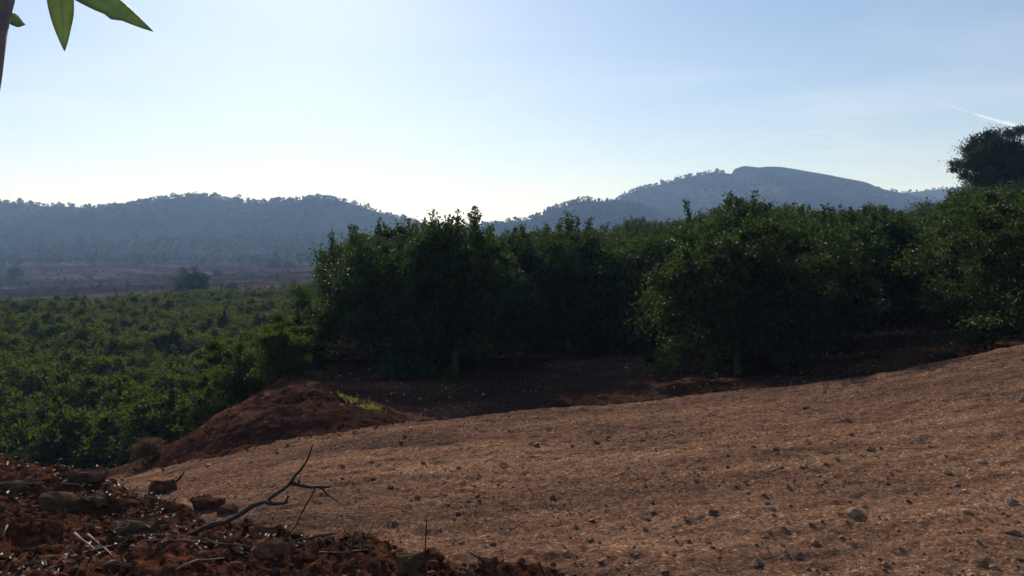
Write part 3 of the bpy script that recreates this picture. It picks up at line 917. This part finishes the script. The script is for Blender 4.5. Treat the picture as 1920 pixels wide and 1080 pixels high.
twigs = [
    ([(40, 1058), (120, 1048), (180, 1030), (225, 1017), (300, 1012), (400, 1018), (470, 1024)], .007, 'long curved pale twig running low across the bank from the left'),
    ([(180, 990), (235, 998), (300, 1003), (345, 1006)], .007, 'straight pale twig leading to the foot of the fallen branch'),
    ([(140, 1000), (165, 1020), (190, 1040)], .007, 'short slanting twig crossing left of the long curved twig'),
    ([(165, 1002), (195, 1027), (212, 1045)], .006, 'short thin twig beside the slanting one, crossing the long twig'),
    ([(0, 905), (45, 906), (85, 905)], .008, 'level pale twig at the left border above the blocky rock'),
    ([(115, 908), (135, 907), (155, 912)], .008, 'short pale twig above the large blocky rock'),
    ([(105, 872), (125, 874), (142, 882)], .010, 'bright pale stick on the far rim of the bank'),
    ([(5, 1005), (14, 985)], .007, 'tiny upright pale twig at the left border'),
    ([(195, 1058), (230, 1047), (236, 1060)], .008, 'bent pale twig near the bottom edge'),
    ([(470, 1030), (490, 1018), (515, 1020), (530, 1035)], .006, 'arched thin root over the rounded reddish rock'),
    ([(600, 1035), (640, 1036), (690, 1030)], .005, 'pale straight twig lying at the foot of the dry weed'),
    ([(330, 1068), (370, 1050), (420, 1046)], .005, 'thin twig on red crumbs at the bottom edge'),
]
for pts, r, lab in twigs:
    q = []
    for px, py in pts:
        h = ground_hit(px, py); q.append((px, py, h[1] - 0.03))
    stick('twig', [(q, r, r * 0.6)], M['sticklight'], lab, 'twig', 'twigs lying on the foreground bank', 5)
h = ground_hit(530, 1022)
stick('twig', [([(528, 1024, h[1]), (560, 1012, h[1] - .02), (600, 1004, h[1] - .02), (630, 1000, h[1] - .02)], .008, .005), ([(602, 1004, h[1] - .02), (622, 1016, h[1])], .004, .002)],
      M['stickdark'], 'dark twig pointing right from the bank edge below the fallen branch', 'twig', 'twigs lying on the foreground bank', 6)

# dry weeds at the bank edge: stems with small side leaves
def weed(px, py, hpx, seed, label, mat, nst=4, leaves=True, name='dry_weed', cat='weed', spread=0.35):
    h = ground_hit(px, py)
    x, y, z = h; s = hpx / F * y
    gg = random.Random(seed); b = MB(); bases = []; axes = []
    for k in range(nst):
        a = gg.uniform(0, 6.28); l = gg.uniform(0.6, 1.0) * s
        e = Vector((math.cos(a) * spread * l, math.sin(a) * spread * l, l))
        pm = e * 0.5 + Vector((gg.uniform(-.06, .06) * s, gg.uniform(-.06, .06) * s, 0))
        b.tube([(0, 0, -0.03), pm, e], [s * 0.016, s * 0.012, s * 0.006], 5)
        for t in range(9):
            f = gg.uniform(0.2, 1.0); bases.append(Vector((0, 0, 0)).lerp(pm, f * 2) if f < .5 else pm.lerp(e, f * 2 - 1)); axes.append((gg.gauss(0, 1), gg.gauss(0, 1), gg.uniform(0, 1)))
    o = link(name, None, None, (x, y, z)); tag(o, label, cat)
    link('stem', b.mesh('weed_stem', mat), o)
    if leaves:
        m = len(bases)
        link('leaves', leaf_mesh('weed_leaves', np.array([v[:] for v in bases]), np.array(axes), np.array([[0, 0, 1.0]] * m) + rng.normal(size=(m, 3)) * 0.6,
                                 np.full(m, s * 0.16), np.full(m, s * 0.05), M['dry']), o)['kind'] = 'stuff'
weed(655, 1036, 70, 1, 'dry brown weed standing on the bank edge near the bottom, left of the pair', M['stickdark'], 3)
weed(682, 1038, 66, 2, 'dry brown weed standing on the bank edge near the bottom, right of the pair', M['stickdark'], 3)
weed(575, 712, 22, 7, 'small dry stalk on the left part of the mound crest', M['stickdark'], 4)
weed(470, 800, 18, 8, 'tiny dry stalk halfway down the left side of the mound', M['stickdark'], 3)
weed(1546, 738, 26, 3, 'small dry weed on the crest of the road at right', M['stickdark'], 4)

def grass_tuft(px, py, hpx, wpx, seed, label, mat, n=220, name='grass_tuft', cat='grass', ymin=9):
    h = ground_hit(px, py, ymin)
    x, y, z = h; gg = np.random.default_rng(seed)
    hh = hpx / F * y; ww = wpx / F * y
    bx = gg.normal(size=n) * ww * 0.28; by = gg.normal(size=n) * ww * 0.2
    bz = H(bx + x, by + y) - z
    base = np.stack([bx, by, bz - 0.02], -1)
    ax = gg.normal(size=(n, 3)) * 0.35 + np.array([0, 0, 1.0]) + base * np.array([0.8 / ww, 0.8 / ww, 0])
    o = link(name, None, None, (x, y, z)); tag(o, label, cat)
    link('blades', leaf_mesh('grass_blades', base, ax, gg.normal(size=(n, 3)), hh * gg.uniform(0.5, 1.1, n), np.full(n, 0.012 + hh * 0.03), mat), o)['kind'] = 'stuff'
grass_tuft(655, 752, 13, 44, 1, 'bright green grass tuft on the right shoulder of the red mound', M['grass'], 80)
grass_tuft(695, 768, 14, 40, 5, 'thin grass tuft lower right of the bright green one', M['grass'], 120)
grass_tuft(590, 705, 16, 70, 6, 'dull grass along the back crest of the red mound', M['dry'], 200)
for i, (px, py, lab) in enumerate(((965, 652, 'yellow-green weed clump lit under the trees left of the gap'), (860, 672, 'weed clump under the tall tree with upright shoots'),
                                   (760, 680, 'weed clump under the leftmost dark tree'), (1180, 640, 'small weed clump under the left edge of the broad tree'))):
    grass_tuft(px, py, 24, 44, 20 + i, lab, M['grass'], 90, 'weed_clump', 'weed', 13)
# little dark shrub on the path left of the mound
h = ground_hit(278, 866, 9)
s = h[1] / F
sh_tr = trunk_mesh('shrub_stem', 950, 36 * s, 0.012, 16 * s, M['bark'], 5, 0.2)
sh_cr = crown_mesh('shrub_crown', 951, 19 * s, 0.02, 40 * s, 40, 40, 0.07, 0.014, M['dry'], 0, 0.05, 0.9)
tree('shrub', (sh_tr, sh_cr), h[0], h[1], 0, None, 'small dark shrub on the path at the left foot of the mound', 'shrub')

# ------------------------------------------------------------------ sapling beside the camera, leaves hanging into the frame
Yb = 1.0
root = link('sapling', None, None, (-1.02, Yb + .02, Hs(-1.02, Yb + .02)))
tag(root, 'slim sapling at the top left corner with long pointed green leaves', 'tree')
ro = Vector(root.location)
def rel(px, py, Y): return Vector(at(px, py, Y)) - ro
b = MB()
tp = [Vector((0, 0, -0.2)), Vector((0.06, 0, 0.4)), Vector((0.16, -.01, 0.9)), rel(-56, 330, Yb), rel(-26, 190, Yb), rel(-17, 140, Yb), rel(-7, 60, Yb), rel(6, 0, Yb), rel(22, -110, Yb), rel(34, -260, Yb), rel(40, -420, Yb)]
b.tube(tp, [.026, .022, .018, .0130, .0112, .0120, .0115, .0112, .0095, .0070, .003], 10)
link('trunk', b.mesh('sapling_trunk', M['saplingbark']), root)
def twig_part(a, c, mid, r):
    t = MB(); t.tube([a, mid, c], [r, r * .8, r * .5], 6); return link('twig', t.mesh('sapling_twig', M['saplingbark']), root)
twig_part(rel(20, -90, Yb), rel(128, -34, Yb - .02), rel(80, -75, Yb - .01), .004)
twig_part(rel(0, 24, Yb), rel(6, 27, Yb + .013), rel(3, 25, Yb + .008), .002)
twig_part(rel(30, -210, Yb), rel(160, -240, Yb - .05), rel(100, -240, Yb - .02), .004)

M['bigleaf'] = None
def leafmat():
    m, nt, out = mat_new('sapling_leaf')
    tcn = nt.nodes.new('ShaderNodeTexCoord')
    n = noise(nt, tcn.outputs['Object'], 30, 5, 0.6)
    r = ramp(nt, [(0.3, (0.075, 0.115, 0.055)), (0.7, (0.125, 0.175, 0.080))])
    nt.links.new(n.outputs['Fac'], r.inputs['Fac'])
    b_ = nt.nodes.new('ShaderNodeBsdfPrincipled'); b_.inputs['Roughness'].default_value = 0.45
    A = nt.nodes.new('ShaderNodeAttribute'); A.attribute_name = 'across'
    B = nt.nodes.new('ShaderNodeAttribute'); B.attribute_name = 'along'
    def mth(op, a, b=None):
        n_ = nt.nodes.new('ShaderNodeMath'); n_.operation = op
        for k_, v_ in enumerate((a, b)):
            if v_ is None: continue
            if isinstance(v_, (int, float)): n_.inputs[k_].default_value = v_
            else: nt.links.new(v_, n_.inputs[k_])
        return n_.outputs[0]
    mid = mth('LESS_THAN', A.outputs['Fac'], 0.07)
    sv = mth('GREATER_THAN', mth('SINE', mth('SUBTRACT', mth('MULTIPLY', B.outputs['Fac'], 95.0), mth('MULTIPLY', A.outputs['Fac'], 7.0))), 0.93)
    vein = mth('MAXIMUM', mth('MULTIPLY', mid, 0.55), mth('MULTIPLY', sv, 0.25))
    nt.links.new(mixrgb(nt, r.outputs['Color'], (0.22, 0.27, 0.13), vein), b_.inputs['Base Color'])
    t = nt.nodes.new('ShaderNodeBsdfTranslucent')
    n2 = noise(nt, tcn.outputs['Object'], 55, 4, 0.6)
    r2 = ramp(nt, [(0.30, (0.36, 0.47, 0.20)), (0.55, (0.52, 0.64, 0.30)), (0.8, (0.62, 0.70, 0.34))])
    nt.links.new(n2.outputs['Fac'], r2.inputs['Fac'])
    nt.links.new(mixrgb(nt, r2.outputs['Color'], (0.25, 0.34, 0.14), vein), t.inputs['Color'])
    mx = nt.nodes.new('ShaderNodeMixShader'); mx.inputs['Fac'].default_value = 0.45
    nt.links.new(b_.outputs[0], mx.inputs[1]); nt.links.new(t.outputs[0], mx.inputs[2]); nt.links.new(mx.outputs[0], out.inputs['Surface'])
    return m
M['bigleaf'] = leafmat()
def big_leaf(a, c, width, side_hint, curl=0.06, notch=0):
    """lanceolate folded blade from a to c (local to the sapling)"""
    ax = c - a; L = ax.length; ax.normalize()
    sd = (side_hint - ax * side_hint.dot(ax)).normalized(); up = ax.cross(sd)
    N = 14; V = []; Fs = []
    for i in range(N + 1):
        t = i / N
        w = width * 0.5 * (math.sin(math.pi * min(1, t * 0.98 + 0.02) ** 0.85)) ** 0.8 * (1 - 0.35 * t) * 1.35
        if i == N: w = 0.0004
        p = a + ax * (L * t) + up * (-curl * L * math.sin(math.pi * t))
        wv = 0.05 * width * math.sin(t * 19)
        nb = 0.12 * width if i == notch else 0
        for u in (-1, -0.5, 0, 0.5, 1):
            V.append((p + sd * (u * (w + (nb if u < 0 else 0))) + up * (abs(u) * 0.16 * w + wv * abs(u) * .5))[:])
    for i in range(N):
        for k in range(4):
            q = i * 5 + k; Fs.append((q, q + 1, q + 6, q + 5))
    me = bpy.data.meshes.new('leaf'); me.from_pydata(V, [], Fs); me.update()
    me.polygons.foreach_set('use_smooth', [True] * len(me.polygons)); me.materials.append(M['bigleaf'])
    ac = me.attributes.new('across', 'FLOAT', 'POINT'); al = me.attributes.new('along', 'FLOAT', 'POINT')
    ac.data.foreach_set('value', [abs(u) for i in range(N + 1) for u in (-1, -0.5, 0, 0.5, 1)])
    al.data.foreach_set('value', [i / N for i in range(N + 1) for u in range(5)])
    o = link('leaf', me, root)
    sm = o.modifiers.new('thickness', 'SOLIDIFY'); sm.thickness = 0.0005
    return o
big_leaf(rel(108, -62, Yb - .015), rel(121, 96, Yb - .05), 0.024, Vector((1, 0.25, 0)), 0.03)
big_leaf(rel(95, -52, Yb - .015), rel(287, 59, Yb - .10), 0.026, Vector((0.4, 0.3, 0.9)), -0.02, 10)
big_leaf(rel(4, 26, Yb + .011), rel(47, 46, Yb + .05), 0.018, Vector((-0.2, 0.4, 0.9)), 0.02)
for (ax_, ay_, bx_, by_, w_) in ((30, -220, -90, -120, .03), (130, -242, 220, -130, .032), (160, -240, 300, -210, .03), (36, -330, 110, -430, .03), (38, -400, -40, -520, .03), (20, -110, -120, -60, .03)):
    big_leaf(rel(ax_, ay_, Yb - .01), rel(bx_, by_, Yb - .07), w_, Vector((0.6, 0.4, 0.6)), 0.04)

# ------------------------------------------------------------------ contrail
def contrail():
    m, nt, out = mat_new('contrail_ice')
    tr = nt.nodes.new('ShaderNodeBsdfTransparent'); tl = nt.nodes.new('ShaderNodeBsdfTranslucent'); tl.inputs['Color'].default_value = (0.95, 0.95, 0.95, 1)
    geo = nt.nodes.new('ShaderNodeNewGeometry')
    nz = noise(nt, geo.outputs['Position'], 0.0012, 4, 0.6)
    mr = nt.nodes.new('ShaderNodeMapRange'); mr.inputs['From Min'].default_value = 0.3; mr.inputs['From Max'].default_value = 0.7; mr.inputs['To Min'].default_value = 0.0; mr.inputs['To Max'].default_value = 0.20
    nt.links.new(nz.outputs['Fac'], mr.inputs['Value'])
    mx = nt.nodes.new('ShaderNodeMixShader'); nt.links.new(mr.outputs[0], mx.inputs['Fac'])
    nt.links.new(tr.outputs[0], mx.inputs[1]); nt.links.new(tl.outputs[0], mx.inputs[2]); nt.links.new(mx.outputs[0], out.inputs['Surface'])
    Yc_ = 45000.0; b = MB(); P = []; Rr = []
    N = 26
    for i in range(N):
        t = i / (N - 1)
        px = 1772 + 420 * t; py = 194 + 128 * t + 3 * math.sin(t * 9)
        P.append(at(px, py, Yc_ - 5000 * t)); Rr.append((10 + 110 * min(1, t * 3.0)) * (1 + 0.15 * math.sin(i * 2.1)))
    b.tube(P, Rr, 10)
    o = link('contrail', b.mesh('contrail', m))
    tag(o, 'thin white vapour trail slanting down above the pine at right', 'contrail')
contrail()

# ------------------------------------------------------------------ haze
def haze():
    m, nt, out = mat_new('haze_air')
    v = nt.nodes.new('ShaderNodeVolumePrincipled')
    v.inputs['Color'].default_value = (0.36, 0.57, 1.0, 1)
    v.inputs['Absorption Color'].default_value = (1, 1, 1, 1)
    v.inputs['Density'].default_value = 0.0005
    v.inputs['Anisotropy'].default_value = 0.22
    nt.links.new(v.outputs[0], out.inputs['Volume'])
    x0, x1, y0_, y1, z0, z1 = -1720, 1720, -1720, 1720, -40, 128
    V = [(x, y, z) for x in (x0, x1) for y in (y0_, y1) for z in (z0, z1)]
    Fs = [(0, 1, 3, 2), (4, 6, 7, 5), (0, 4, 5, 1), (2, 3, 7, 6), (0, 2, 6, 4), (1, 5, 7, 3)]
    me = bpy.data.meshes.new('haze'); me.from_pydata(V, [], Fs); me.update(); me.materials.append(m)
    o = link('haze', me); tag(o, 'pale blue haze filling the valley air', 'haze', None, 'stuff')
haze()

print('TRIS', sum(len(m.loops) - 2 * len(m.polygons) for m in bpy.data.meshes))
